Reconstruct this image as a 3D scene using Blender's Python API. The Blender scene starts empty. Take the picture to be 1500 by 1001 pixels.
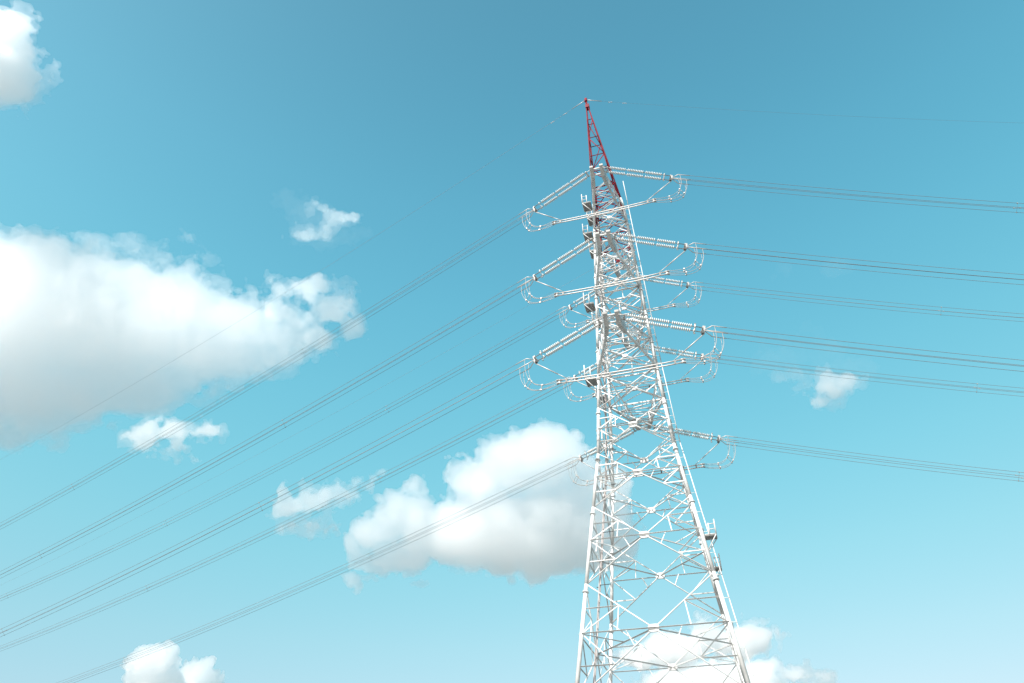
import bpy, math, random
import numpy as np
from mathutils import Vector, Matrix
random.seed(7)
R = math.radians
scene = bpy.context.scene
COL = scene.collection

# ------------------------------------------------------------------ camera
EYE = Vector((0.0, 0.0, 1.7))
YAW, PITCH, ROLL, FPX = R(-11.5957), R(38.0238), R(0.2321), 1037.056
_f = Vector((math.sin(YAW) * math.cos(PITCH), math.cos(YAW) * math.cos(PITCH), math.sin(PITCH)))
_r = Vector((math.cos(YAW), -math.sin(YAW), 0))
_u = _r.cross(_f)
CR = _r * math.cos(ROLL) + _u * math.sin(ROLL)
CU = _u * math.cos(ROLL) - _r * math.sin(ROLL)
CF = _f
cd = bpy.data.cameras.new('camera')
cam = bpy.data.objects.new('camera', cd)
COL.objects.link(cam)
cam.matrix_world = Matrix(((CR.x, CU.x, -CF.x, EYE.x), (CR.y, CU.y, -CF.y, EYE.y), (CR.z, CU.z, -CF.z, EYE.z), (0, 0, 0, 1)))
cd.sensor_width = 36.0
cd.lens = 36.0 * FPX / 1500.0
cd.clip_start, cd.clip_end = 0.1, 60000
scene.camera = cam

# ------------------------------------------------------------------ sky and sun
SUN_AZ, SUN_EL = R(-160.0), R(46)          # azimuth clockwise from +Y: behind the viewer's left shoulder
w = bpy.data.worlds.new('World'); scene.world = w; w.use_nodes = True
nt = w.node_tree; bg = nt.nodes['Background']
sky = nt.nodes.new('ShaderNodeTexSky'); sky.sky_type = 'NISHITA'; sky.sun_disc = False
sky.sun_elevation = SUN_EL; sky.sun_rotation = SUN_AZ
sky.altitude = 50; sky.air_density = 1.0; sky.dust_density = 1.2; sky.ozone_density = 1.0
sep = nt.nodes.new('ShaderNodeSeparateColor'); com = nt.nodes.new('ShaderNodeCombineColor')
nt.links.new(sky.outputs[0], sep.inputs[0])
# the clear teal cast of the photograph: each channel of the sky gets its own power and gain
for ch, (pw, gain) in enumerate(((1.444, 0.823), (0.729, 1.743), (0.612, 1.761))):
    a_ = nt.nodes.new('ShaderNodeMath'); a_.operation = 'POWER'; a_.inputs[1].default_value = pw
    b_ = nt.nodes.new('ShaderNodeMath'); b_.operation = 'MULTIPLY'; b_.inputs[1].default_value = gain
    nt.links.new(sep.outputs[ch], a_.inputs[0]); nt.links.new(a_.outputs[0], b_.inputs[0])
    if ch == 0: red_ = b_
    else: nt.links.new(b_.outputs[0], com.inputs[ch])
    if ch == 1:                                # the glow round the sun stays neutral white
        c_ = nt.nodes.new('ShaderNodeMath'); c_.operation = 'MULTIPLY'; c_.inputs[1].default_value = 1.22
        d_ = nt.nodes.new('ShaderNodeMath'); d_.operation = 'MINIMUM'
        nt.links.new(b_.outputs[0], c_.inputs[0]); nt.links.new(red_.outputs[0], d_.inputs[0]); nt.links.new(c_.outputs[0], d_.inputs[1]); nt.links.new(d_.outputs[0], com.inputs[0])
# clearer and brighter half way up the sky than the dusty model gives
tcn = nt.nodes.new('ShaderNodeTexCoord'); sx = nt.nodes.new('ShaderNodeSeparateXYZ'); rmp = nt.nodes.new('ShaderNodeValToRGB')
nt.links.new(tcn.outputs['Generated'], sx.inputs[0]); nt.links.new(sx.outputs['Z'], rmp.inputs['Fac'])
STOPS = ((0.0, .60, .70, .85), (.15, .66, .765, .875), (.25, .85, .92, .945), (.35, .97, 1.05, 1.02), (.45, 1.04, 1.135, 1.09), (.55, 1.085, 1.165, 1.124), (.65, 1.085, 1.135, 1.12), (.75, 1.045, 1.05, 1.055), (.85, .945, .912, .93), (.93, .86, .80, .82))
el_ = rmp.color_ramp.elements
for i_, st in enumerate(STOPS):
    e_ = el_[i_] if i_ < 2 else el_.new(st[0])
    e_.position = st[0]; e_.color = (st[1] / 1.5, st[2] / 1.5, st[3] / 1.5, 1)
mul = nt.nodes.new('ShaderNodeMix'); mul.data_type = 'RGBA'; mul.blend_type = 'MULTIPLY'; mul.inputs['Factor'].default_value = 1.0
nt.links.new(com.outputs[0], mul.inputs[6]); nt.links.new(rmp.outputs['Color'], mul.inputs[7])
nt.links.new(mul.outputs[2], bg.inputs[0])
bg.inputs[1].default_value = 0.15
ld = bpy.data.lights.new('sun', 'SUN'); ld.energy = 3.2; ld.angle = R(0.53); ld.color = (1.0, 0.965, 0.925)
sun = bpy.data.objects.new('sun', ld); COL.objects.link(sun)
SUN = Vector((math.sin(SUN_AZ) * math.cos(SUN_EL), math.cos(SUN_AZ) * math.cos(SUN_EL), math.sin(SUN_EL)))
sun.rotation_euler = SUN.to_track_quat('Z', 'Y').to_euler()
sun.location = (-30, -40, 60)
vs = scene.view_settings
vs.view_transform = 'Standard'; vs.look = 'None'; vs.exposure = 1.0; vs.gamma = 1.0; vs.use_curve_mapping = False
cy = scene.cycles
cy.max_bounces = 64; cy.volume_bounces = 64; cy.diffuse_bounces = 4; cy.transparent_max_bounces = 24
cy.use_denoising = True

# ------------------------------------------------------------------ materials
def mat(name, base, rough=0.5, metal=0.0, var=0.12, scale=3.0, spec=0.5, each=0.0):
    m = bpy.data.materials.new(name); m.use_nodes = True
    n = m.node_tree; b = n.nodes['Principled BSDF']
    b.inputs['Roughness'].default_value = rough; b.inputs['Metallic'].default_value = metal
    b.inputs['Specular IOR Level'].default_value = spec
    tc = n.nodes.new('ShaderNodeTexCoord'); nz = n.nodes.new('ShaderNodeTexNoise')
    nz.inputs['Scale'].default_value = scale; nz.inputs['Detail'].default_value = 6
    cr = n.nodes.new('ShaderNodeValToRGB')
    lo = [c * (1 - var) for c in base]; hi = [min(1, c * (1 + var * 0.4)) for c in base]
    cr.color_ramp.elements[0].position = 0.35; cr.color_ramp.elements[0].color = (*lo, 1)
    cr.color_ramp.elements[1].position = 0.6; cr.color_ramp.elements[1].color = (*hi, 1)
    n.links.new(tc.outputs['Object'], nz.inputs['Vector']); n.links.new(nz.outputs['Fac'], cr.inputs['Fac'])
    if each:                                  # every piece of steel has weathered a little differently
        oi = n.nodes.new('ShaderNodeObjectInfo'); mr = n.nodes.new('ShaderNodeMapRange'); mx = n.nodes.new('ShaderNodeMix')
        mx.data_type = 'RGBA'; mx.blend_type = 'MULTIPLY'; mx.inputs['Factor'].default_value = 1.0
        mr.inputs['To Min'].default_value = 1.0 - each; mr.inputs['To Max'].default_value = 1.0
        n.links.new(oi.outputs['Random'], mr.inputs['Value']); n.links.new(cr.outputs['Color'], mx.inputs[6]); n.links.new(mr.outputs['Result'], mx.inputs[7])
        n.links.new(mx.outputs[2], b.inputs['Base Color'])
    else: n.links.new(cr.outputs['Color'], b.inputs['Base Color'])
    return m
WHITE = mat('white_paint', (0.78, 0.785, 0.775), 0.5, var=0.22, scale=0.9, each=0.22)
RED = mat('red_paint', (0.26, 0.016, 0.03), 0.65, var=0.3, scale=1.3, spec=0.2, each=0.35)
GALV = mat('galvanised_steel', (0.52, 0.52, 0.51), 0.55, 0.1, var=0.15)
DARK = mat('dark_iron', (0.10, 0.095, 0.09), 0.5, 0.3)
PORC = mat('porcelain', (0.68, 0.68, 0.66), 0.22, var=0.04)
ALU = mat('aluminium', (0.55, 0.53, 0.51), 0.45, 0.3, var=0.1)
STRAND = mat('aluminium_strand', (0.38, 0.36, 0.34), 0.5, 0.3, var=0.1)
WIRE = mat('weathered_wire', (0.23, 0.235, 0.24), 0.6, 0.2)
RUSTY = mat('weathered_pink_ladder', (0.52, 0.46, 0.44), 0.6, 0.1, var=0.35, scale=2.0)
GRATE = mat('grey_grating', (0.26, 0.26, 0.25), 0.6, 0.2)
GRASS = mat('dry_ground', (0.145, 0.148, 0.14), 0.9, var=0.4, scale=0.02)

# ------------------------------------------------------------------ mesh helpers
def V(*a): return Vector(a)
class MB:
    def __init__(s): s.v = []; s.f = []; s.m = []; s.s = []
    def ring(s, c, x, y, r, n):
        i = len(s.v)
        for k in range(n):
            a = 2 * math.pi * k / n
            s.v.append(c + x * (r * math.cos(a)) + y * (r * math.sin(a)))
        return i
    def tube(s, p, q, r, r2=None, n=8, mi=0, cap=True):
        p, q = Vector(p), Vector(q); d = (q - p).normalized()
        x = d.cross(V(0, 0, 1) if abs(d.z) < 0.9 else V(1, 0, 0)).normalized(); y = d.cross(x)
        a = s.ring(p, x, y, r, n); b = s.ring(q, x, y, r if r2 is None else r2, n)
        for k in range(n):
            l = (k + 1) % n
            s.f.append((a + k, a + l, b + l, b + k)); s.m.append(mi); s.s.append(True)
        if cap:
            s.f.append(tuple(range(a + n - 1, a - 1, -1))); s.m.append(mi); s.s.append(False)
            s.f.append(tuple(range(b, b + n))); s.m.append(mi); s.s.append(False)
        return s
    def path(s, pts, r, n=6, mi=0):
        pts = [Vector(p) for p in pts]; rings = []
        x = None
        for i, p in enumerate(pts):
            d = (pts[min(i + 1, len(pts) - 1)] - pts[max(i - 1, 0)]).normalized()
            if x is None: x = d.cross(V(0, 0, 1) if abs(d.z) < 0.9 else V(1, 0, 0)).normalized()
            else: x = (x - d * x.dot(d)).normalized()
            rings.append(s.ring(p, x, d.cross(x), r, n))
        for a, b in zip(rings, rings[1:]):
            for k in range(n):
                l = (k + 1) % n
                s.f.append((a + k, a + l, b + l, b + k)); s.m.append(mi); s.s.append(True)
        s.f.append(tuple(range(rings[0] + n - 1, rings[0] - 1, -1))); s.m.append(mi); s.s.append(False)
        s.f.append(tuple(range(rings[-1], rings[-1] + n))); s.m.append(mi); s.s.append(False)
        return s
    def box(s, c, ax, ay, az, mi=0):
        """half-axes ax, ay, az"""
        i = len(s.v)
        for dx in (-1, 1):
            for dy in (-1, 1):
                for dz in (-1, 1): s.v.append(c + ax * dx + ay * dy + az * dz)
        for f in ((0, 1, 3, 2), (4, 6, 7, 5), (0, 4, 5, 1), (2, 3, 7, 6), (0, 2, 6, 4), (1, 5, 7, 3)):
            s.f.append(tuple(i + k for k in f)); s.m.append(mi); s.s.append(False)
        return s
    def angle(s, p, q, r, mi=0, flip=False):
        """rolled steel L-section with flanges about 2.6 r wide"""
        p, q = Vector(p), Vector(q); d = (q - p).normalized()
        x = d.cross(V(0, 0, 1)) if abs(d.z) < 0.98 else d.cross(V(1, 0, 0))
        x.normalize(); y = x.cross(d); y = y if y.z >= 0 else -y
        if x.dot(CF) < 0: x = -x
        if flip: x, y = -x, -y          # heel at the far upper edge: an awning that shades itself
        w_ = 2.15 * r; t = max(0.008, r * 0.3)
        sec = ((0, 0), (w_, 0), (w_, t), (t, t), (t, w_), (0, w_)); i = len(s.v)
        for e in (p, q):
            for a, b in sec: s.v.append(e + x * (a - w_ / 2) + y * (b - w_ / 3))
        for k in range(6):
            l = (k + 1) % 6
            s.f.append((i + k, i + l, i + 6 + l, i + 6 + k)); s.m.append(mi); s.s.append(False)
        s.f.append(tuple(range(i + 5, i - 1, -1))); s.f.append(tuple(range(i + 6, i + 12))); s.m += [mi, mi]; s.s += [False, False]
        return s
    def prism(s, pts, d, mi=0):
        """closed polygon pts extruded by +-d"""
        i = len(s.v); n = len(pts)
        for p in pts: s.v.append(Vector(p) - d)
        for p in pts: s.v.append(Vector(p) + d)
        s.f.append(tuple(range(i + n - 1, i - 1, -1))); s.f.append(tuple(range(i + n, i + 2 * n)))
        s.m += [mi, mi]; s.s += [False, False]
        for k in range(n):
            l = (k + 1) % n
            s.f.append((i + k, i + l, i + n + l, i + n + k)); s.m.append(mi); s.s.append(False)
        return s
    def build(s, name, mats, parent=None, origin=None):
        me = bpy.data.meshes.new(name)
        o0 = Vector(origin) if origin is not None else V(0, 0, 0)
        me.from_pydata([tuple(p - o0) for p in s.v], [], s.f)
        for m in (mats if isinstance(mats, (list, tuple)) else [mats]): me.materials.append(m)
        me.polygons.foreach_set('material_index', s.m); me.polygons.foreach_set('use_smooth', s.s)
        me.update()
        o = bpy.data.objects.new(name, me); COL.objects.link(o)
        if parent is not None: o.parent = parent
        else: o.location = o0
        return o
def root(name, loc, label, cat, group=None):
    o = bpy.data.objects.new(name, None); COL.objects.link(o); o.location = loc
    o.empty_display_size = 0.5; o['label'] = label; o['category'] = cat
    if group: o['group'] = group
    return o

# ------------------------------------------------------------------ ground (below the frame)
g = MB(); rr = [0, 60, 200, 700, 2500, 9000, 30000]; N = 48
g.v.append(V(0, 0, 0))
for r_ in rr[1:]: g.ring(V(0, 0, 0), V(1, 0, 0), V(0, 1, 0), r_, N)
for k in range(N): g.f.append((0, 1 + k, 1 + (k + 1) % N)); g.m.append(0); g.s.append(False)
for j in range(len(rr) - 2):
    a, b = 1 + j * N, 1 + (j + 1) * N
    for k in range(N):
        l = (k + 1) % N
        g.f.append((a + k, b + k, b + l, a + l)); g.m.append(0); g.s.append(False)
go = g.build('ground', GRASS); go['kind'] = 'structure'

# ------------------------------------------------------------------ tower frame of reference
S = 50.0; TY = R(5.34995)
A = V(-math.sin(TY), -math.cos(TY), 0)     # towards the viewer: the long crossarms
B = V(math.cos(TY), -math.sin(TY), 0)      # to the right, along the line
BASE = V(0, 50, 0)
Z = dict(L1U=1.0751, L1L=1.0279, M1=0.966, L2U=0.9036, L2L=0.8507, M2=0.790, L3U=0.7279, L3L=0.6701, P1=0.6030, P2=0.5195, P3=0.4302, P4=0.3181, P5=0.1776)
Z = {k: v * S + 1.7 for k, v in Z.items()}
Z['base'] = 0.0
HEIGHT = 1.5125 * S + 1.7
WZ = [(-1.7, 0.1225), (0.1776 * S, 0.0983), (0.5195 * S, 0.0559), (0.6701 * S, 0.0467), (1.0751 * S, 0.0301)]
def hw(z):
    return float(np.interp(z - 1.7, [a for a, b in WZ], [b * S for a, b in WZ]))
Q = 1.0962
def corner(c, z):
    h = hw(z)
    return BASE + V(0, 0, z) + A * (h * Q * (1 if c[0] == 'F' else -1)) + B * (h * (1 if c[1] == 'R' else -1))
APEX = BASE + V(0, 0, HEIGHT) + B * (-0.0263 * S)
CORN = ('FL', 'FR', 'BL', 'BR')
FACES = (('FL', 'FR'), ('BL', 'BR'), ('FL', 'BL'), ('FR', 'BR'))
def fnormal(f):
    return A if f == ('FL', 'FR') else -A if f == ('BL', 'BR') else -B if f[1] == 'BL' else B

tower = root('transmission_tower', BASE, 'tall white steel lattice transmission tower with a red pointed top', 'pylon')
def part(name, mb, m, parent=tower, label=None):
    o = mb.build(name, m, parent, BASE)
    if label: o['label'] = label
    return o
LV = ['L1U', 'L1L', 'M1', 'L2U', 'L2L', 'M2', 'L3U', 'L3L', 'P1', 'P2', 'P3', 'P4', 'P5']
RED_Z = {'F': 1.1155 * S + 1.7, 'B': 1.02 * S + 1.7}
# legs: pipe with flanged joints at the nodes, red above the paint line
for c in CORN:
    m = MB(); zs = [0.0] + [Z[k] for k in reversed(LV)]
    zr = RED_Z[c[0]]
    for a, b in zip(zs, zs[1:]):
        ra = 0.143 - 0.0007 * a; rb = 0.143 - 0.0007 * b
        cuts = [a] + ([zr] if a < zr < b else []) + [b]
        for u_, v_ in zip(cuts, cuts[1:]):
            m.tube(corner(c, u_), corner(c, v_), ra if u_ == a else (ra + rb) / 2, rb if v_ == b else (ra + rb) / 2, n=12, mi=1 if (u_ + v_) / 2 > zr else 0)
        for zf in (b,):
            if zf < Z['L1U'] - 0.1:
                p = corner(c, zf - 0.55); q = corner(c, zf - 0.47)
                m.tube(p, q, rb + 0.075, n=12)
    part('leg', m, [WHITE, RED])
# peak
peak_top = {c: APEX + (corner(c, Z['L1U']) - APEX).normalized() * 0.25 for c in CORN}
pk = MB()
pk.tube(APEX - V(0, 0, 0.35), APEX + V(0, 0, 0.28), 0.17, n=10)
peak = part('peak', pk, RED, label='red pointed peak of the tower')
part('peak_box', MB().box(APEX - V(0, 0, 1.5) + B * 0.12, A * 0.28, B * 0.22, V(0, 0, 0.3)), RED, peak)
def pkp(c, t): return corner(c, Z['L1U']).lerp(APEX, t)
for c in CORN:
    m = MB(); ts = 0.0
    lim = 0.065 if c[0] == 'F' else 0.0
    if lim: m.tube(pkp(c, 0), pkp(c, lim), 0.1, n=10, mi=1)
    m.tube(pkp(c, lim), pkp(c, 0.985), 0.07, 0.055, n=10)
    part('peak_leg', m, [RED, WHITE], peak)
PT = [0.0, 0.10, 0.19, 0.32, 0.455, 0.62, 0.795]
for f in FACES:
    a, b = f; nrm = fnormal(f)
    for i, t in enumerate(PT):
        if i:
            m = MB().tube(pkp(a, t), pkp(b, t), 0.05, n=6); part('strut', m, RED, peak)
        if i + 1 < len(PT):
            t2 = PT[i + 1]
            if i < 2:
                m = MB().tube(pkp(a, t) + nrm * 0.05, pkp(b, t2) + nrm * 0.05, 0.05, n=6); part('brace', m, RED, peak)
                m = MB().tube(pkp(b, t) - nrm * 0.05, pkp(a, t2) - nrm * 0.05, 0.05, n=6); part('brace', m, RED, peak)
            else:
                s_, e_ = (a, b) if (i + FACES.index(f)) % 2 else (b, a)
                m = MB().tube(pkp(s_, t), pkp(e_, t2), 0.045, n=6); part('brace', m, RED, peak)
# panels
minor = []      # secondary members: (p, q, r)
def isred(p, c): return p.z > RED_Z[c]
PAN = list(zip(LV, LV[1:]))
for f in FACES:
    a, b = f; nrm = fnormal(f); k = f[0][0] if f[0][0] == f[1][0] else 'S'
    for hi, lo in PAN:
        z1, z2 = Z[hi], Z[lo]
        upper = z2 > Z['P1'] - 0.1
        r = 0.05 if upper else 0.043
        m_ = RED if (k != 'F' and hi == 'L1U') or (k == 'B' and hi == 'L1L') else WHITE
        part('diagonal_brace', MB().tube(corner(a, z1) + nrm * r, corner(b, z2) + nrm * r, r, n=10), m_)
        part('diagonal_brace', MB().tube(corner(b, z1) - nrm * r, corner(a, z2) - nrm * r, r, n=10), m_)
        w1, w2 = hw(z1), hw(z2); s_ = w1 / (w1 + w2)
        # crossing point on the face and its gusset
        X = (corner(a, z1) + (corner(b, z2) - corner(a, z1)) * s_)
        e = (corner(b, z1) - corner(a, z1)).normalized(); up = e.cross(nrm); up = up if up.z > 0 else -up
        sc = 0.54 if not upper else 0.34
        pts = [X + e * (sc * x_) + up * (sc * y_) for x_, y_ in ((-.62, -.2), (-.35, -.42), (.35, -.42), (.62, -.2), (.62, .2), (.35, .42), (-.35, .42), (-.62, .2))]
        part('gusset_plate', MB().prism(pts, nrm * (0.03 + r)), m_)
        if not upper or lo == 'P1':
            # main horizontal through the crossing
            part('horizontal_strut', MB().angle(corner(a, X.z) + nrm * 0.16, corner(b, X.z) + nrm * 0.16, 0.03, flip=True), WHITE)
        if not upper:
            for (cn, zn, oth) in ((a, z1, b), (b, z1, a), (a, z2, b), (b, z2, a)):
                n0 = corner(cn, zn); q = n0.lerp(X, 0.5)
                minor.append((q, corner(cn, q.z), 0.034)); minor.append((q, corner(cn, X.z), 0.034))
                if zn == z1: minor.append((q, corner(cn, X.z).lerp(X, 0.5), 0.028))
                else: minor.append((n0.lerp(X, 0.75), corner(cn, X.z).lerp(X, 0.62), 0.026))
    for lv in ('L1U', 'L1L', 'L2U', 'L2L', 'L3U', 'L3L'):
        part('horizontal_strut', MB().angle(corner(a, Z[lv]), corner(b, Z[lv]), 0.05, flip=k != 'B'), RED if (lv == 'L1U' and k != 'F') or (lv == 'L1L' and k == 'B') else WHITE)
# lowest panel to the ground
for f in FACES:
    a, b = f; nrm = fnormal(f)
    mid = (corner(a, Z['P5']) + corner(b, Z['P5'])) / 2
    part('horizontal_strut', MB().tube(corner(a, Z['P5']), corner(b, Z['P5']), 0.05, n=8), WHITE)
    for c in (a, b): part('base_brace', MB().tube(mid, corner(c, 0.3), 0.07, n=8), WHITE)
# plan bracing: diamonds between the face crossings, crosses at the arm levels
for hi, lo in PAN[-4:]:
    w1, w2 = hw(Z[hi]), hw(Z[lo]); zc = Z[hi] + (Z[lo] - Z[hi]) * w1 / (w1 + w2)
    h = hw(zc); P = [BASE + V(0, 0, zc) + A * h * Q, BASE + V(0, 0, zc) + B * h, BASE + V(0, 0, zc) - A * h * Q, BASE + V(0, 0, zc) - B * h]
    for i in range(4):
        minor.append((P[i], P[(i + 1) % 4], 0.038))
        minor.append((P[i].lerp(P[(i + 1) % 4], 0.5), corner(('FR', 'BR', 'BL', 'FL')[i], zc), 0.028))
for lv in ('L1U', 'L1L', 'L2U', 'L2L', 'L3U', 'L3L'):
    z = Z[lv]
    for c1, c2, dz in (('FL', 'BR', 0.05), ('FR', 'BL', -0.05)):
        minor.append((corner(c1, z + dz), corner(c2, z + dz), 0.04))
def midz(hi, lo): return (Z[hi] + Z[lo]) / 2
for hi, lo in (('L1L', 'M1'), ('M1', 'L2U'), ('L2L', 'M2'), ('M2', 'L3U'), ('L3L', 'P1')):
    w1, w2 = hw(Z[hi]), hw(Z[lo]); zc = Z[hi] + (Z[lo] - Z[hi]) * w1 / (w1 + w2)
    for f in FACES:
        a, b = f
        X = (corner(a, zc) + corner(b, zc)) / 2
        for cn in (a, b):
            minor.append((corner(cn, Z[hi]).lerp(X, 0.5), corner(cn, zc), 0.03))
        for cn in (a, b):
            minor.append((corner(cn, Z[lo]).lerp(X, 0.5), corner(cn, zc), 0.03))
        if hi != 'L3L': minor.append((X, (corner(a, Z[lo]) + corner(b, Z[lo])) / 2, 0.03))
def shown(t):
    p, q, r = t; c = (p + q) / 2 - EYE
    return (p - q).length * r / c.length_squared * (1 if c.dot(CF) > 0 else 0)
minor.sort(key=shown, reverse=True)
for p, q, r in minor[:100]:
    part('secondary_brace', MB().angle(p, q, r * 0.9, flip=random.random() < 0.45), WHITE)
m = MB()
for p, q, r in minor[100:]: m.angle(p, q, r)
o = part('small_bracing', m, WHITE); o['kind'] = 'stuff'
# step ladder with safety rail outside the right front leg
def off_leg(c, z, b_, a_=0.0): return corner(c, z) + B * b_ + A * a_
zt = 1.165 * S + 1.7
lad = part('step_rail', MB().tube(off_leg('FR', 0.3, 0.46), off_leg('FR', Z['P2'], 0.46), 0.035, n=8).tube(off_leg('FR', Z['P2'], 0.46), off_leg('FR', Z['L3L'], 0.46), 0.032, n=8).tube(off_leg('FR', Z['L3L'], 0.46), off_leg('FR', Z['L1U'], 0.44), 0.036, n=8).tube(off_leg('FR', Z['L1U'], 0.44), off_leg('FR', Z['L1U'], 0.44) + (off_leg('FR', Z['L1U'], 0.44) - off_leg('FR', Z['L1L'], 0.44)).normalized() * 4.0, 0.036, n=8), WHITE)
z = 2.4
while z < Z['L1U'] - 0.3:
    part('rung', MB().tube(corner('FR', z), off_leg('FR', z, 0.46), 0.018, n=5), WHITE, lad); z += 0.75 if z > Z['P2'] else 1.5
# the ladder climbing inside the left face
m = MB()
def lf(z, k): h = hw(z); return BASE + V(0, 0, z) - B * (h - 0.22) + A * (h * Q * 0.30 + k)
for k in (-0.2, 0.2):
    m.path([lf(zz, k) for zz in np.linspace(0.3, Z['L1U'], 24)], 0.042, n=6)
rl = part('ladder', m, RUSTY, label='weathered pinkish ladder climbing the left face')
z = 0.6
while z < Z['L1U']:
    part('rung', MB().tube(lf(z, -0.2), lf(z, 0.2), 0.025, n=5), RUSTY, rl); z += 0.58
m = MB()
for zz in (12, 15.4, 18.5, 22.3, 26.0, 29.0): m.tube(lf(zz, -0.2), lf(zz, -0.2) - B * 0.25, 0.03, n=6); m.tube(lf(zz, 0.2) , lf(zz, 0.2) + B * 0.8, 0.025, n=6)
part('ladder_bracket', m, DARK, rl)
# maintenance platforms on the corners
def platform(c, z, sgn, L=0.85, D=1.15, tall=1.35, rails='H'):
    leg = corner(c, z); out = B * sgn
    p0 = leg + out * 0.14
    r_ = part('platform', MB().box(p0 + out * (L / 2) - V(0, 0, 0.03), out * (L / 2), A * (D / 2), V(0, 0, 0.03)), GRATE)
    f_ = MB()
    for s2 in (-1, 1):
        e = p0 + A * (s2 * D / 2)
        f_.tube(e + V(0, 0, 0.03), e + out * L + V(0, 0, 0.03), 0.035, n=6)
        f_.tube(e * 0.35 + (p0) * 0.65 - V(0, 0, 1.0), e + out * L, 0.035, n=6)
    f_.tube(p0 + out * L - A * (D / 2) + V(0, 0, 0.03), p0 + out * L + A * (D / 2) + V(0, 0, 0.03), 0.04, n=6)
    part('platform_frame', f_, WHITE, r_)
    g_ = MB()
    for x_, s2, h_ in ((L, 1, tall), (L * 0.45, 1, tall * 0.78), (L, -1, tall * 0.8)):
        b_ = p0 + out * x_ + A * (s2 * D / 2)
        g_.tube(b_, b_ + V(0, 0, h_), 0.045, n=6)
    b0 = p0 + out * L + A * (D / 2); b1 = p0 + out * (L * 0.45) + A * (D / 2); b2 = p0 + out * L - A * (D / 2)
    for hh in (0.45, 0.9):
        g_.tube(b0 + V(0, 0, hh * tall * 0.8), b1 + V(0, 0, hh * tall * 0.8), 0.03, n=6)
        g_.tube(b0 + V(0, 0, hh * tall * 0.8), b2 + V(0, 0, hh * tall * 0.8), 0.03, n=6)
    part('guard_rail', g_, WHITE, r_)
for zf, zb in ((1.098, 1.125), (1.008, 1.030), (0.822, 0.852), (0.658, 0.688)):
    platform('FL', zf * S + 1.7, -1); platform('BL', zb * S + 1.7, -1, L=0.95)
platform('FR', 0.366 * S + 1.7, 1, L=0.72, D=0.75, tall=1.0); platform('BR', 0.381 * S + 1.7, 1, L=0.72, D=0.75, tall=1.0)

# ------------------------------------------------------------------ crossarms
ARM = {('N', 0): 0.1649, ('N', 1): 0.1752, ('N', 2): 0.1859, ('F', 0): 0.1284, ('F', 1): 0.1345, ('F', 2): 0.1381}
ZT = (0.01135, 0.00434, 0.00345); TW = 0.00895 * S
def tip(k, i, side):
    z = Z['L%dL' % (i + 1)] + ZT[i] * S
    L = ARM[(k, i)] * S * (1 if k == 'N' else -1)
    return BASE + V(0, 0, z) + A * L + B * (TW if side == 'R' else -TW)
HEIGHTN = ('topmost', 'middle', 'lowest'); SIDEN = {'N': 'camera-side', 'F': 'far-side'}
for (k, i), L in ARM.items():
    row = 'F' if k == 'N' else 'B'; out = A if k == 'N' else -A
    zl, zu = Z['L%dL' % (i + 1)], Z['L%dU' % (i + 1)]
    TL, TR = tip(k, i, 'L'), tip(k, i, 'R')
    lo = {s: (corner(row + s, zl), tip(k, i, s) - V(0, 0, 0.24) - out * 0.75) for s in 'LR'}
    hi = {s: (corner(row + s, zu), tip(k, i, s) + V(0, 0, 0.22)) for s in 'LR'}
    m = MB()
    m.tube(TL + V(0, 0, 0.2), TR + V(0, 0, 0.2), 0.085, n=8).tube(TL - V(0, 0, 0.26) - out * 0.3, TR - V(0, 0, 0.26) - out * 0.3, 0.075, n=8)
    arm = part('crossarm', m, WHITE, label='%s %s crossarm' % (HEIGHTN[i], SIDEN[k]))
    rc = 0.108 if k == 'N' else 0.10
    for s in 'LR':
        for (p, q) in (lo[s], hi[s]):
            part('chord', MB().tube(p, q, rc if (p, q) == lo[s] else rc * 0.72, n=10), WHITE, arm)
        t_ = tip(k, i, s); d = (lo[s][0] - lo[s][1]).normalized(); sg = 1 if s == 'R' else -1
        pts = [t_ + out * 0.34 + V(0, 0, 0.34), t_ + out * 0.30 + V(0, 0, 0.18), t_ - out * 0.35 - V(0, 0, 0.52), lo[s][1] + d * 0.9 - V(0, 0, 0.2), lo[s][1] + d * 0.9 + V(0, 0, 0.1), hi[s][1] + (hi[s][0] - hi[s][1]).normalized() * 0.9 + V(0, 0, 0.1)]
        part('tip_plate', MB().prism(pts, B * 0.16), GALV, arm)
    def at(pair, t): return pair[0].lerp(pair[1], t)
    T = [0.0, 0.26, 0.5, 0.72, 0.9]
    for j in range(len(T) - 1):
        t1, t2 = T[j], T[j + 1]
        s1, s2 = ('L', 'R') if j % 2 else ('R', 'L')
        part('brace', MB().tube(at(lo[s1], t1), at(lo[s2], t2), 0.05, n=6), WHITE, arm)
        if j: part('brace', MB().tube(at(lo['L'], t1), at(lo['R'], t1), 0.045, n=6), WHITE, arm)
        if j < 3:
            part('brace', MB().tube(at(hi[s2], t1), at(hi[s1], t2), 0.04, n=6), WHITE, arm)
        for s in 'LR':
            if j < 3:
                part('brace', MB().tube(at(lo[s], t2), at(hi[s], t1), 0.045, n=6), WHITE, arm)
                part('brace', MB().tube(at(lo[s], t2), at(hi[s], t2), 0.04, n=6), WHITE, arm)

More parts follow.
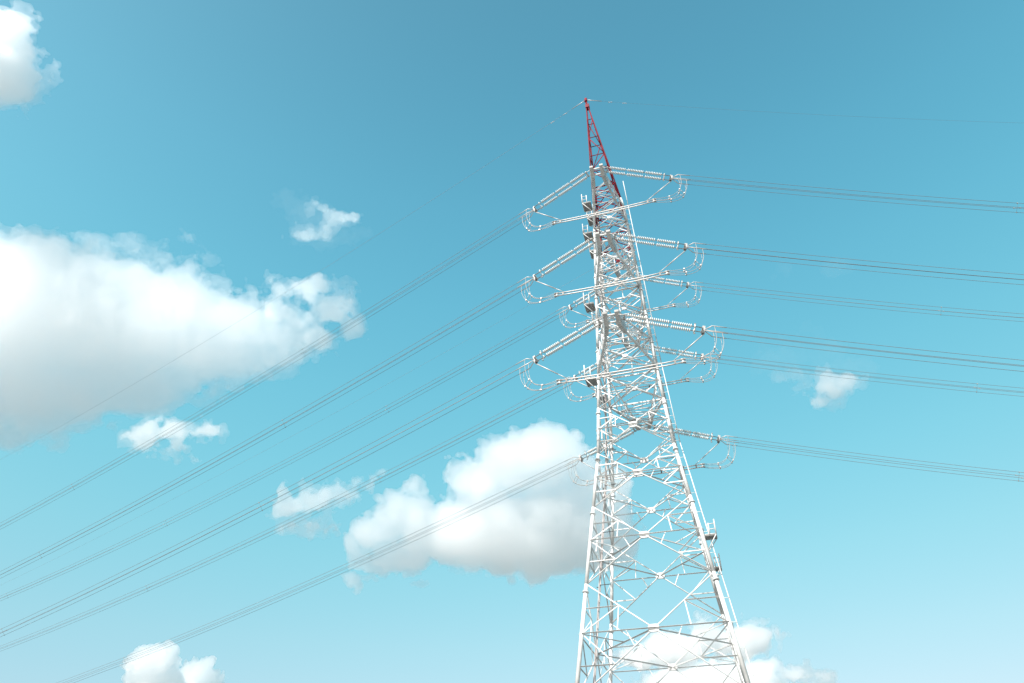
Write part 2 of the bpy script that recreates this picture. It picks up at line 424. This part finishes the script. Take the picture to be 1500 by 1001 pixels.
# ------------------------------------------------------------------ insulators, conductors, jumpers
WP = {'L': (-1.18588, 6.3201, 0.20954, 0.17364, 0.00058762), 'R': (1.38482, 6.2628, 0.22442, 0.17555, 0.00090884)}
def basis(side):
    az, L, si, s, c = WP[side]
    h = V(math.sin(az), math.cos(az), 0)
    return h, V(-h.y, h.x, 0), h * math.cos(si) - V(0, 0, math.sin(si))
def yoke(k, i, side):
    h, n, d = basis(side); return tip(k, i, side) + d * WP[side][1]
def wire_pt(k, i, side, d, dn=0.0, dz=0.0):
    az, L, si, s, c = WP[side]; h, n, dd = basis(side)
    return yoke(k, i, side) + h * d + n * dn + V(0, 0, -s * d + c * d * d + dz)
# one porcelain disc, shared by every string: axis +X
prof = [(-0.06, 0.04), (-0.048, 0.085), (-0.02, 0.13), (0.005, 0.156), (0.024, 0.15), (0.02, 0.10), (0.034, 0.06), (0.06, 0.04)]
dm = MB(); NS = 14; rings = [dm.ring(V(x_, 0, 0), V(0, 1, 0), V(0, 0, 1), r_, NS) for x_, r_ in prof]
for a_, b_ in zip(rings, rings[1:]):
    for q in range(NS):
        l = (q + 1) % NS; dm.f.append((a_ + q, a_ + l, b_ + l, b_ + q)); dm.m.append(0); dm.s.append(True)
_d = dm.build('insulator_disc', PORC); disc_mesh = _d.data; bpy.data.objects.remove(_d)
SIDEW = {'L': 'left', 'R': 'right'}
CATG = {}
for (k, i) in ARM:
    for side in 'LR':
        h, n, d = basis(side); T0 = tip(k, i, side); Y = yoke(k, i, side)
        out = n.cross(d); up = out if out.z > 0 else -out
        rt = root('insulator_set', T0, 'double string of white insulator discs reaching %s from the %s %s crossarm' % (SIDEW[side], HEIGHTN[i], SIDEN[k]), 'insulator', 'tension insulator sets on the tower')
        Lr = (Y - T0).length
        def P(x_, dn=0.0, dz=0.0): return T0 + d * x_ + n * dn + up * dz
        # links and small yokes at the arm
        m = MB()
        for s2 in (-1, 1): m.tube(P(0.05, 0.2 * s2), P(0.55, 0.25 * s2), 0.035, n=6)
        m.box(P(0.5), d * 0.06, n * 0.34, up * 0.03)
        m.tube(P(0.55, 0, 0), P(0.75, 0, -0.45), 0.02, n=5)
        m.build('link', ALU, rt, T0)
        for s2 in (-1, 1):
            rod = MB()
            rod.tube(P(0.5, 0.25 * s2), P(Lr - 0.12, 0.25 * s2), 0.034, n=8, mi=0)
            st = rod.build('insulator_string', STRAND, rt, T0)
            x_ = 0.78; cnt = 0; M = Matrix((( d.x, n.x, up.x), (d.y, n.y, up.y), (d.z, n.z, up.z))).to_4x4()
            while x_ < Lr - 0.6:
                o = bpy.data.objects.new('insulator_disc', disc_mesh); COL.objects.link(o); o.parent = st
                o.matrix_local = Matrix.Translation(P(x_, 0.25 * s2) - T0) @ M
                cnt += 1; x_ += 0.146 + (0.15 if cnt % 10 == 0 else 0)
        # arcing horns and the outer yoke
        m = MB()
        m.tube(P(Lr - 0.62, 0.25, 0.05), P(Lr - 0.66, 0.0, 0.42), 0.04, n=6).tube(P(Lr - 0.62, -0.25, -0.05), P(Lr - 0.66, 0, -0.42), 0.035, n=6)
        m.tube(P(Lr - 0.66, -0.05, 0.42), P(Lr - 0.60, 0.05, 0.50), 0.055, n=8).tube(P(Lr - 0.66, 0.05, -0.42), P(Lr - 0.60, -0.05, -0.48), 0.05, n=8)
        m.tube(P(Lr - 0.64, 0, 0.42), P(Lr - 0.64, 0, -0.42), 0.026, n=6)
        m.build('arcing_horn', ALU, rt, T0)
        m = MB()
        m.box(P(Lr - 0.1), d * 0.05, n * 0.33, up * 0.06).box(P(Lr, 0, 0.05), d * 0.10, n * 0.06, up * 0.32)
        m.box(P(Lr - 0.05, 0, -0.30), d * 0.075, n * 0.1, up * 0.075, mi=1)
        m.build('yoke_plate', [ALU, DARK], rt, T0)
BS = 0.275
QUAD = ((-BS, -BS), (BS, -BS), (-BS, BS), (BS, BS))
SPAN = {'L': 300.0, 'R': 195.0}
def bundle_pts(k, i, side, dn, dz):
    ds = [0.05, 0.6] + list(np.linspace(2.0, 60, 24)) + list(np.linspace(68, SPAN[side], 22))
    out = []
    for q in ds:
        e = min(1.0, q / 0.55)
        out.append(wire_pt(k, i, side, q, dn * e, dz * e))
    return out
for (k, i) in ARM:
    for side in 'LR':
        h, n, d = basis(side); Y = yoke(k, i, side)
        rt = root('conductor_bundle', Y, 'bundle of four dark wires leading %s from the %s %s crossarm' % (SIDEW[side], HEIGHTN[i], SIDEN[k]), 'power line', 'conductor bundles')
        for dn, dz in QUAD:
            wr = MB().path(bundle_pts(k, i, side, dn, dz), 0.0165, n=6).build('wire', WIRE, rt, Y)
            m = MB().path([wire_pt(k, i, side, q, dn * min(1, q / 0.55), dz * min(1, q / 0.55)) for q in (0.05, 0.6, 1.0, 1.6)], 0.034, n=8)
            m.build('dead_end_clamp', ALU, wr, Y)
        first = 29.5 if k == 'N' else 25.8
        if side == 'R': first = 28.8 if k == 'N' else 25.0
        dd = first
        while dd < SPAN[side] - 10:
            m = MB(); C = [wire_pt(k, i, side, dd, dn, dz) for dn, dz in QUAD]
            for c_ in C: m.box(c_, h * 0.05, n * 0.03, V(0, 0, 0.036))
            for a_, b_ in ((0, 3), (1, 2)): m.tube(C[a_], C[b_], 0.009, n=6)
            m.build('spacer', STRAND, rt, Y)
            dd += 41.0
def bez(p0, p1, p2, p3, n=16):
    return [p0 * (1 - t) ** 3 + p1 * 3 * t * (1 - t) ** 2 + p2 * 3 * t * t * (1 - t) + p3 * t ** 3 for t in np.linspace(0, 1, n)]
for (k, i) in ARM:
    YL, YR = yoke(k, i, 'L'), yoke(k, i, 'R')
    hv = (YR - YL); hv.z = 0; tot = hv.length; hv.normalize(); nv = V(-hv.y, hv.x, 0)
    drop = 2.42
    EL = YL + hv * 1.83; EL.z = YL.z - drop; ER = YL + hv * 10.86; ER.z = YL.z - drop - 0.03
    mid = (EL + ER) / 2
    rt = root('jumper', mid, 'jumper of twin rigid tubes and looped wires slung under the %s %s crossarm' % (HEIGHTN[i], SIDEN[k]), 'jumper', 'jumpers under the crossarms')
    tubes = []
    for dz in (0.13, -0.13):
        pts = [EL.lerp(ER, t) + V(0, 0, dz - 0.10 * 4 * t * (1 - t)) + nv * 0.0 for t in np.linspace(0, 1, 9)]
        MB().path(pts, 0.049, n=8).build('rigid_tube', ALU, rt, mid)
    m = MB()
    for t in (0.06, 0.35, 0.42, 0.6, 0.94):
        c_ = EL.lerp(ER, t) - V(0, 0, 0.10 * 4 * t * (1 - t)); m.box(c_, hv * 0.06, nv * 0.05, V(0, 0, 0.14))
    m.build('tube_clamp', DARK, rt, mid)
    m = MB()
    for E_, sg in ((EL, -1), (ER, 1)): m.tube(E_ - hv * (0.15 * sg) + V(0, 0, 0.13), E_ + hv * (0.2 * sg) + V(0, 0, 0.13), 0.082, n=8).tube(E_ - hv * (0.15 * sg) - V(0, 0, 0.13), E_ + hv * (0.2 * sg) - V(0, 0, 0.13), 0.082, n=8).box(E_, hv * 0.03, nv * 0.03, V(0, 0, 0.13))
    m.build('end_fitting', ALU, rt, mid)
    for side, E_, Y_, sg in (('L', EL, YL, -1), ('R', ER, YR, 1)):
        h, n, d = basis(side)
        s0 = Y_ - V(0, 0, 0.33); s1 = E_ - hv * (0.62 * sg) + V(0, 0, 0.16)
        m = MB().tube(s0, s0.lerp(s1, 0.72), 0.042, n=8).tube(s0.lerp(s1, 0.70), s1, 0.03, n=8)
        m.build('support_rod', ALU, rt, mid)
        loops = []
        for dn, dz in QUAD:
            q = 0.75 if dz > 0 else 1.2
            p0 = wire_pt(k, i, side, q, dn, dz) - V(0, 0, 0.03)
            p3 = E_ + nv * (0.09 if dn > 0 else -0.09) + V(0, 0, 0.14 if dz > 0 else -0.14)
            low = 2.55 + (0.0 if dz > 0 else -0.1)
            b_ = bez(p0, p0 + h * 0.15 - V(0, 0, low), p3 + hv * (sg * 1.45) - V(0, 0, 0.42 if dz > 0 else 0.5), p3)
            loops.append(b_)
            MB().path(b_, 0.019, n=6).build('loop_wire', STRAND, rt, mid)
        m = MB()
        for t in (5, 10):
            c_ = [b_[t] for b_ in loops]
            for x_ in c_: m.box(x_, hv * 0.05, nv * 0.05, V(0, 0, 0.055))
            for a_, b2 in ((0, 1), (1, 3), (3, 2), (2, 0)): m.tube(c_[a_], c_[b2], 0.02, n=5)
        m.build('loop_spacer', STRAND, rt, mid)

# earth wires from the peak, with vibration dampers
def earth(side, s, c, rad, label):
    h, n, d = basis(side); P0 = APEX + V(0, 0, 0.05)
    rt = root('earth_wire', P0, label, 'earth wire', 'earth wires at the peak')
    f = lambda q: P0 + h * q + V(0, 0, -s * q + c * q * q)
    MB().path([f(q) for q in list(np.linspace(0.1, 60, 30)) + list(np.linspace(68, SPAN[side], 20))], rad, n=5).build('wire', WIRE, rt, P0)
    MB().path([f(q) for q in (0.1, 0.8, 1.9)], 0.045, n=6).build('dead_end_clamp', ALU, rt, P0)
    for q in ((2.9, 4.6) if side == 'R' else (2.9, 4.7)):
        m = MB(); p = f(q) - V(0, 0, 0.10)
        m.tube(p - h * 0.24, p - h * 0.13, 0.045, n=8).tube(p + h * 0.13, p + h * 0.24, 0.045, n=8).tube(p - h * 0.2, p + h * 0.2, 0.014, n=5).tube(p, p + V(0, 0, 0.1), 0.03, n=6)
        m.build('vibration_damper', ALU, rt, P0)
earth('L', 0.150, 0.00050, 0.013, 'thin earth wire falling away to the left from the red peak')
earth('R', 0.150, 0.00080, 0.008, 'thin earth wire running to the right from the red peak')
# the single fibre cable half way up
h, n, d = basis('L'); P0 = corner('BL', 1.0 * S + 1.7)
f = lambda q: P0 + h * q + V(0, 0, -0.16 * q + 0.0004 * q * q)
o = MB().path([f(q) for q in np.linspace(0, 300, 60)], 0.008, n=5).build('fibre_cable', WIRE, None, P0)
o['label'] = 'very thin single cable leading left between the upper bundles'; o['category'] = 'cable'

# ------------------------------------------------------------------ clouds: closed bodies of scattering vapour, about two kilometres off
rng = np.random.default_rng(11)
def octave(shape, step, wl):
    n = [int(d * step / wl) + 3 for d in shape]
    a = rng.standard_normal(n).astype(np.float32)
    for ax, d in enumerate(shape):
        x = np.arange(d) * step / wl + rng.random() * 0.99
        i = x.astype(int); t = (x - i).astype(np.float32); t = t * t * (3 - 2 * t)
        sh = [1, 1, 1]; sh[ax] = d; t = t.reshape(sh)
        a = np.take(a, i, axis=ax) * (1 - t) + np.take(a, i + 1, axis=ax) * t
    return a
def surface_nets(F):
    """quads on the zero level of F (positive inside)"""
    ins = F > 0
    nx, ny, nz = F.shape
    c = [ins[i:nx - 1 + i, j:ny - 1 + j, k:nz - 1 + k] for i in (0, 1) for j in (0, 1) for k in (0, 1)]
    cnt = sum(x.astype(np.int8) for x in c)
    act = (cnt > 0) & (cnt < 8)
    idx = -np.ones(act.shape, np.int64); ijk = np.argwhere(act); idx[act] = np.arange(len(ijk))
    pos = np.zeros((len(ijk), 3)); num = np.zeros(len(ijk))
    I, J, K = ijk.T
    for i, j, k in ((a, b, cc) for a in (0, 1) for b in (0, 1) for cc in (0, 1)):
        for ax in range(3):
            if (i, j, k)[ax]: continue
            e = [i, j, k]; e[ax] = 1
            f0 = F[I + i, J + j, K + k]; f1 = F[I + e[0], J + e[1], K + e[2]]
            m = (f0 > 0) != (f1 > 0)
            t = np.where(m, f0 / np.where(m, f0 - f1, 1), 0)
            p = np.stack([np.full(len(I), float(v)) for v in (i, j, k)], 1); p[:, ax] = t
            pos += p * m[:, None]; num += m
    vert = ijk + pos / num[:, None]
    faces = []
    for ax in range(3):
        s0 = [slice(1, d - 1) for d in F.shape]; s1 = list(s0)
        s0[ax] = slice(0, F.shape[ax] - 1); s1[ax] = slice(1, F.shape[ax])
        a, b = ins[tuple(s0)], ins[tuple(s1)]
        for flip in (False, True):
            q = np.argwhere((~a & b) if flip else (a & ~b))
            if not len(q): continue
            o = np.array([1, 1, 1]); o[ax] = 0; q = q + o
            u_, v_ = (ax + 1) % 3, (ax + 2) % 3
            du = np.zeros(3, int); du[u_] = 1; dv = np.zeros(3, int); dv[v_] = 1
            g_ = [idx[tuple((q - x).T)] for x in (du + dv, dv, 0 * du, du)]
            if flip: g_ = g_[::-1]
            faces.append(np.stack(g_, 1))
    return vert, np.concatenate(faces)
CLOUD_MATS = {}
def cloud_mat(sig):
    if sig not in CLOUD_MATS:
        m = bpy.data.materials.new('cloud_vapour'); m.use_nodes = True; n = m.node_tree; n.nodes.clear()
        out = n.nodes.new('ShaderNodeOutputMaterial'); v = n.nodes.new('ShaderNodeVolumeScatter')
        v.inputs['Color'].default_value = (1, 1, 1, 1); v.inputs['Density'].default_value = sig; v.inputs['Anisotropy'].default_value = 0.68
        n.links.new(v.outputs[0], out.inputs['Volume'])
        CLOUD_MATS[sig] = m
    return CLOUD_MATS[sig]
def cloud(label, blobs, zc=1800.0, step=2.2, amp=7.0, wls=(60, 34, 18, 9, 5), gain=0.68, billow=3, sig=0.045, halo=None, depth=0.6):
    """blobs: (x, y, rx, ry[, w, rw]) measured in photograph pixels at the cloud's own distance; sig: density per metre at 1800 m"""
    B_ = [tuple(b) + ((0.0, depth * (b[2] + b[3]) / 2) if len(b) == 4 else ()) for b in blobs]
    pad = amp * 2.4 + 8 + (halo[0] if halo else 0)
    lo = [min(b[0] - b[2] for b in B_) - pad, min(b[1] - b[3] for b in B_) - pad, min(b[4] - b[5] for b in B_) - pad]
    hi = [max(b[0] + b[2] for b in B_) + pad, max(b[1] + b[3] for b in B_) + pad, max(b[4] + b[5] for b in B_) + pad]
    lo[0] = max(lo[0], -260.0); hi[1] = min(hi[1], 1090.0)
    ax = [np.arange(l, h_, step, dtype=np.float32) for l, h_ in zip(lo, hi)]
    shape = tuple(len(a) for a in ax)
    F = np.full(shape, -1e3, np.float32)
    for x, y, rx, ry, w0, rw in B_:
        d = np.sqrt((((ax[0] - x) / rx) ** 2)[:, None, None] + (((ax[1] - y) / ry) ** 2)[None, :, None] + (((ax[2] - w0) / rw) ** 2)[None, None, :])
        f_ = (1 - d) * min(rx, ry, rw)
        kk = 5.0; hh = np.clip(0.5 + 0.5 * (f_ - F) / kk, 0, 1)
        F = F * (1 - hh) + f_ * hh + kk * hh * (1 - hh)
    a_ = amp
    for n_, wl in enumerate(wls):
        if wl < 1.6 * step: break
        o_ = octave(shape, step, wl)
        F += a_ * ((np.abs(o_) * 1.5 - 0.85) if n_ < billow else o_); a_ *= gain
    k = zc / FPX; sc = 1800.0 / zc
    org = EYE + CF * zc + (CR * (lo[0] - 750) - CU * (lo[1] - 500.5)) * k + CF * (lo[2] * k)
    cen = EYE + CF * zc + (CR * ((lo[0] + hi[0]) / 2 - 750) - CU * ((lo[1] + hi[1]) / 2 - 500.5)) * k
    def mk(name, Fi, m, par):
        Fi[0] = Fi[-1] = -1; Fi[:, 0] = Fi[:, -1] = -1; Fi[:, :, 0] = Fi[:, :, -1] = -1
        v, q = surface_nets(Fi)
        v = v * step * k
        Wv = np.array(org - cen) + np.outer(v[:, 0], np.array(CR)) - np.outer(v[:, 1], np.array(CU)) + np.outer(v[:, 2], np.array(CF))
        me = bpy.data.meshes.new(name); me.vertices.add(len(Wv)); me.vertices.foreach_set('co', Wv.astype(np.float32).ravel())
        me.loops.add(len(q) * 4); me.polygons.add(len(q))
        me.loops.foreach_set('vertex_index', q.astype(np.int32).ravel())
        me.polygons.foreach_set('loop_start', np.arange(0, len(q) * 4, 4, dtype=np.int32))
        me.update(calc_edges=True); me.validate(); me.materials.append(m)
        o = bpy.data.objects.new(name, me); COL.objects.link(o)
        if par: o.parent = par
        else: o.location = cen
        return o
    if halo:
        H = F + halo[0]; a_ = halo[0] * 0.9
        for wl in (26, 13, 7): 
            if wl > 1.6 * step: H += a_ * octave(shape, step, wl); a_ *= 0.8
        H = np.maximum(H, F + 1.5)
        o = mk('cloud', H, cloud_mat(round(halo[1] * sc, 5)), None)
        mk('cloud_core', F, cloud_mat(round(sig * sc, 5)), o)
    else: o = mk('cloud', F, cloud_mat(round(sig * sc, 5)), None)
    o['label'] = label; o['category'] = 'cloud'; o['group'] = 'white clouds in the sky'
    return o
cloud('large bright white cloud with a grey base at the left edge',
      [(-60, 470, 160, 128), (20, 455, 130, 112), (90, 462, 120, 100), (160, 472, 120, 92), (230, 480, 105, 86), (300, 495, 84, 68), (350, 505, 64, 52), (395, 500, 50, 40), (425, 485, 34, 30), (60, 560, 110, 56), (160, 560, 100, 42), (240, 555, 70, 36), (-40, 585, 90, 56), (40, 608, 62, 34), (95, 600, 50, 26), (20, 630, 40, 18)], step=2.6, amp=5.5, halo=(7, 0.011), sig=0.007)
cloud('torn white cloud patch on the right tip of the large left cloud', [(430, 428, 30, 15), (462, 418, 30, 12), (485, 452, 28, 18), (506, 482, 20, 15), (470, 492, 26, 14), (440, 470, 16, 14), (420, 455, 18, 14), (500, 465, 12, 22)], step=1.8, amp=6.5, wls=(30, 15, 8, 4), billow=0, sig=0.022, halo=(4, 0.012))
cloud('small torn cloud below the large left cloud', [(245, 634, 34, 15), (285, 631, 20, 7), (262, 655, 26, 7), (222, 642, 18, 13), (284, 664, 11, 7), (255, 645, 20, 10)], zc=1300, step=1.6, amp=5.5, wls=(26, 13, 7, 4), billow=0, sig=0.03, halo=(4, 0.014))
cloud('billowing white cloud with two rounded tops behind the tower',
      [(800, 676, 56, 56), (752, 684, 60, 48), (708, 706, 52, 44), (850, 714, 48, 42), (884, 748, 44, 60), (600, 755, 46, 38), (560, 775, 40, 30), (640, 782, 70, 42), (720, 778, 110, 54), (800, 778, 110, 62), (870, 792, 66, 48), (545, 822, 36, 18), (590, 812, 50, 22), (520, 845, 20, 14)], step=2.0, amp=5.0, wls=(44, 24, 13, 7, 4), halo=(2.5, 0.026), sig=0.0105, zc=1400)
cloud('small swirl of thin cloud above the torn patch', [(437, 344, 9, 6), (450, 346, 12, 7), (467, 343, 12, 6.5), (479, 335, 9, 7), (486, 323, 8, 8), (481, 312, 9, 6), (471, 304, 9, 5), (463, 297, 8, 5), (496, 317, 12, 5), (510, 321, 11, 4)], step=1.3, amp=2.3, wls=(14, 7, 4, 2.5), billow=0, sig=0.020, halo=(3, 0.010), depth=1.0)
cloud('thin stretched cloud crossed by the lower left wires', [(425, 738, 20, 12), (455, 735, 32, 13), (490, 722, 32, 14), (525, 708, 20, 8), (546, 700, 13, 5), (455, 770, 15, 6), (470, 760, 9, 6)], step=1.6, amp=5, wls=(26, 13, 7, 4), billow=0, sig=0.03, halo=(4, 0.015), zc=1500)
cloud('white cloud at the left of the upper corner', [(-15, 92, 60, 60), (20, 52, 24, 26), (28, 100, 26, 28), (55, 112, 17, 7), (25, 135, 22, 15), (-40, 60, 50, 50)], step=1.8, amp=5, wls=(36, 18, 9, 5), billow=1, sig=0.03, halo=(5, 0.014))
cloud('puffy white cloud column at the bottom left edge', [(222, 972, 37, 28), (205, 985, 25, 26), (240, 965, 21, 23), (225, 1020, 46, 42), (262, 1002, 10, 18)], zc=3600, step=1.5, amp=3.0, wls=(24, 13, 7, 4), sig=0.08)
cloud('lower round white cloud beside the bottom left column', [(290, 985, 23, 18), (308, 996, 20, 16), (280, 1020, 40, 36)], zc=3900, step=1.5, amp=2.8, wls=(20, 11, 6, 3.5), sig=0.08)
cloud('small puffy cloud just right of the tower legs', [(1030, 930, 23, 19), (1060, 940, 36, 22), (1100, 930, 26, 19), (1128, 927, 15, 7), (985, 950, 48, 22), (940, 962, 46, 14), (1085, 945, 38, 16)], zc=3200, step=1.7, amp=4.0, wls=(30, 16, 8, 4), sig=0.085, halo=(3, 0.035))
cloud('low bank of white cloud behind the foot of the tower', [(1120, 985, 28, 17), (1090, 985, 32, 15), (1160, 988, 28, 9), (1190, 990, 16, 5), (1040, 995, 62, 22), (990, 1000, 52, 18), (1060, 1020, 100, 34)], zc=3500, step=1.7, amp=3.8, wls=(26, 14, 7, 4), sig=0.085, halo=(3, 0.035))
cloud('faint cloud puff alone on the right', [(1234, 557, 19, 11), (1212, 573, 15, 10), (1202, 588, 15, 10), (1218, 560, 13, 12)], step=1.5, amp=4, wls=(26, 13, 6, 4), billow=0, sig=0.038, halo=(4, 0.014))
cloud('barely visible wisp left of the right cloud puff', [(1160, 548, 24, 8), (1176, 566, 13, 7)], step=1.5, amp=5, wls=(22, 11, 5), billow=0, sig=0.008, zc=1400)
cloud('tiny cloud scrap under the two-topped cloud', [(612, 856, 10, 4), (621, 852, 7, 4)], step=1.2, amp=1.6, wls=(12, 6, 3), billow=0, sig=0.03, zc=1400)
cloud('hazy scraps of vapour along the top of the large left cloud', [(185, 362, 60, 10), (240, 378, 50, 12), (150, 350, 50, 6), (270, 395, 26, 12)], step=2.0, amp=7, wls=(30, 15, 8, 4), billow=0, sig=0.006, zc=1950)
cloud('pale haze around the small swirl of cloud', [(455, 320, 40, 22), (480, 345, 40, 14), (430, 300, 16, 12)], step=2.0, amp=9, wls=(40, 20, 10, 5), billow=0, sig=0.0014)
cloud('pale haze above the faint puff on the right', [(1170, 520, 44, 18), (1210, 545, 50, 14), (1140, 500, 20, 10), (1190, 397, 16, 4)], step=2.2, amp=9, wls=(40, 20, 10, 5), billow=0, sig=0.0012)
cloud('ragged scraps under the base of the two-topped cloud', [(740, 838, 30, 5), (800, 842, 26, 6), (850, 838, 24, 6), (690, 836, 16, 4)], step=1.6, amp=5, wls=(22, 11, 6, 3), billow=0, sig=0.008)
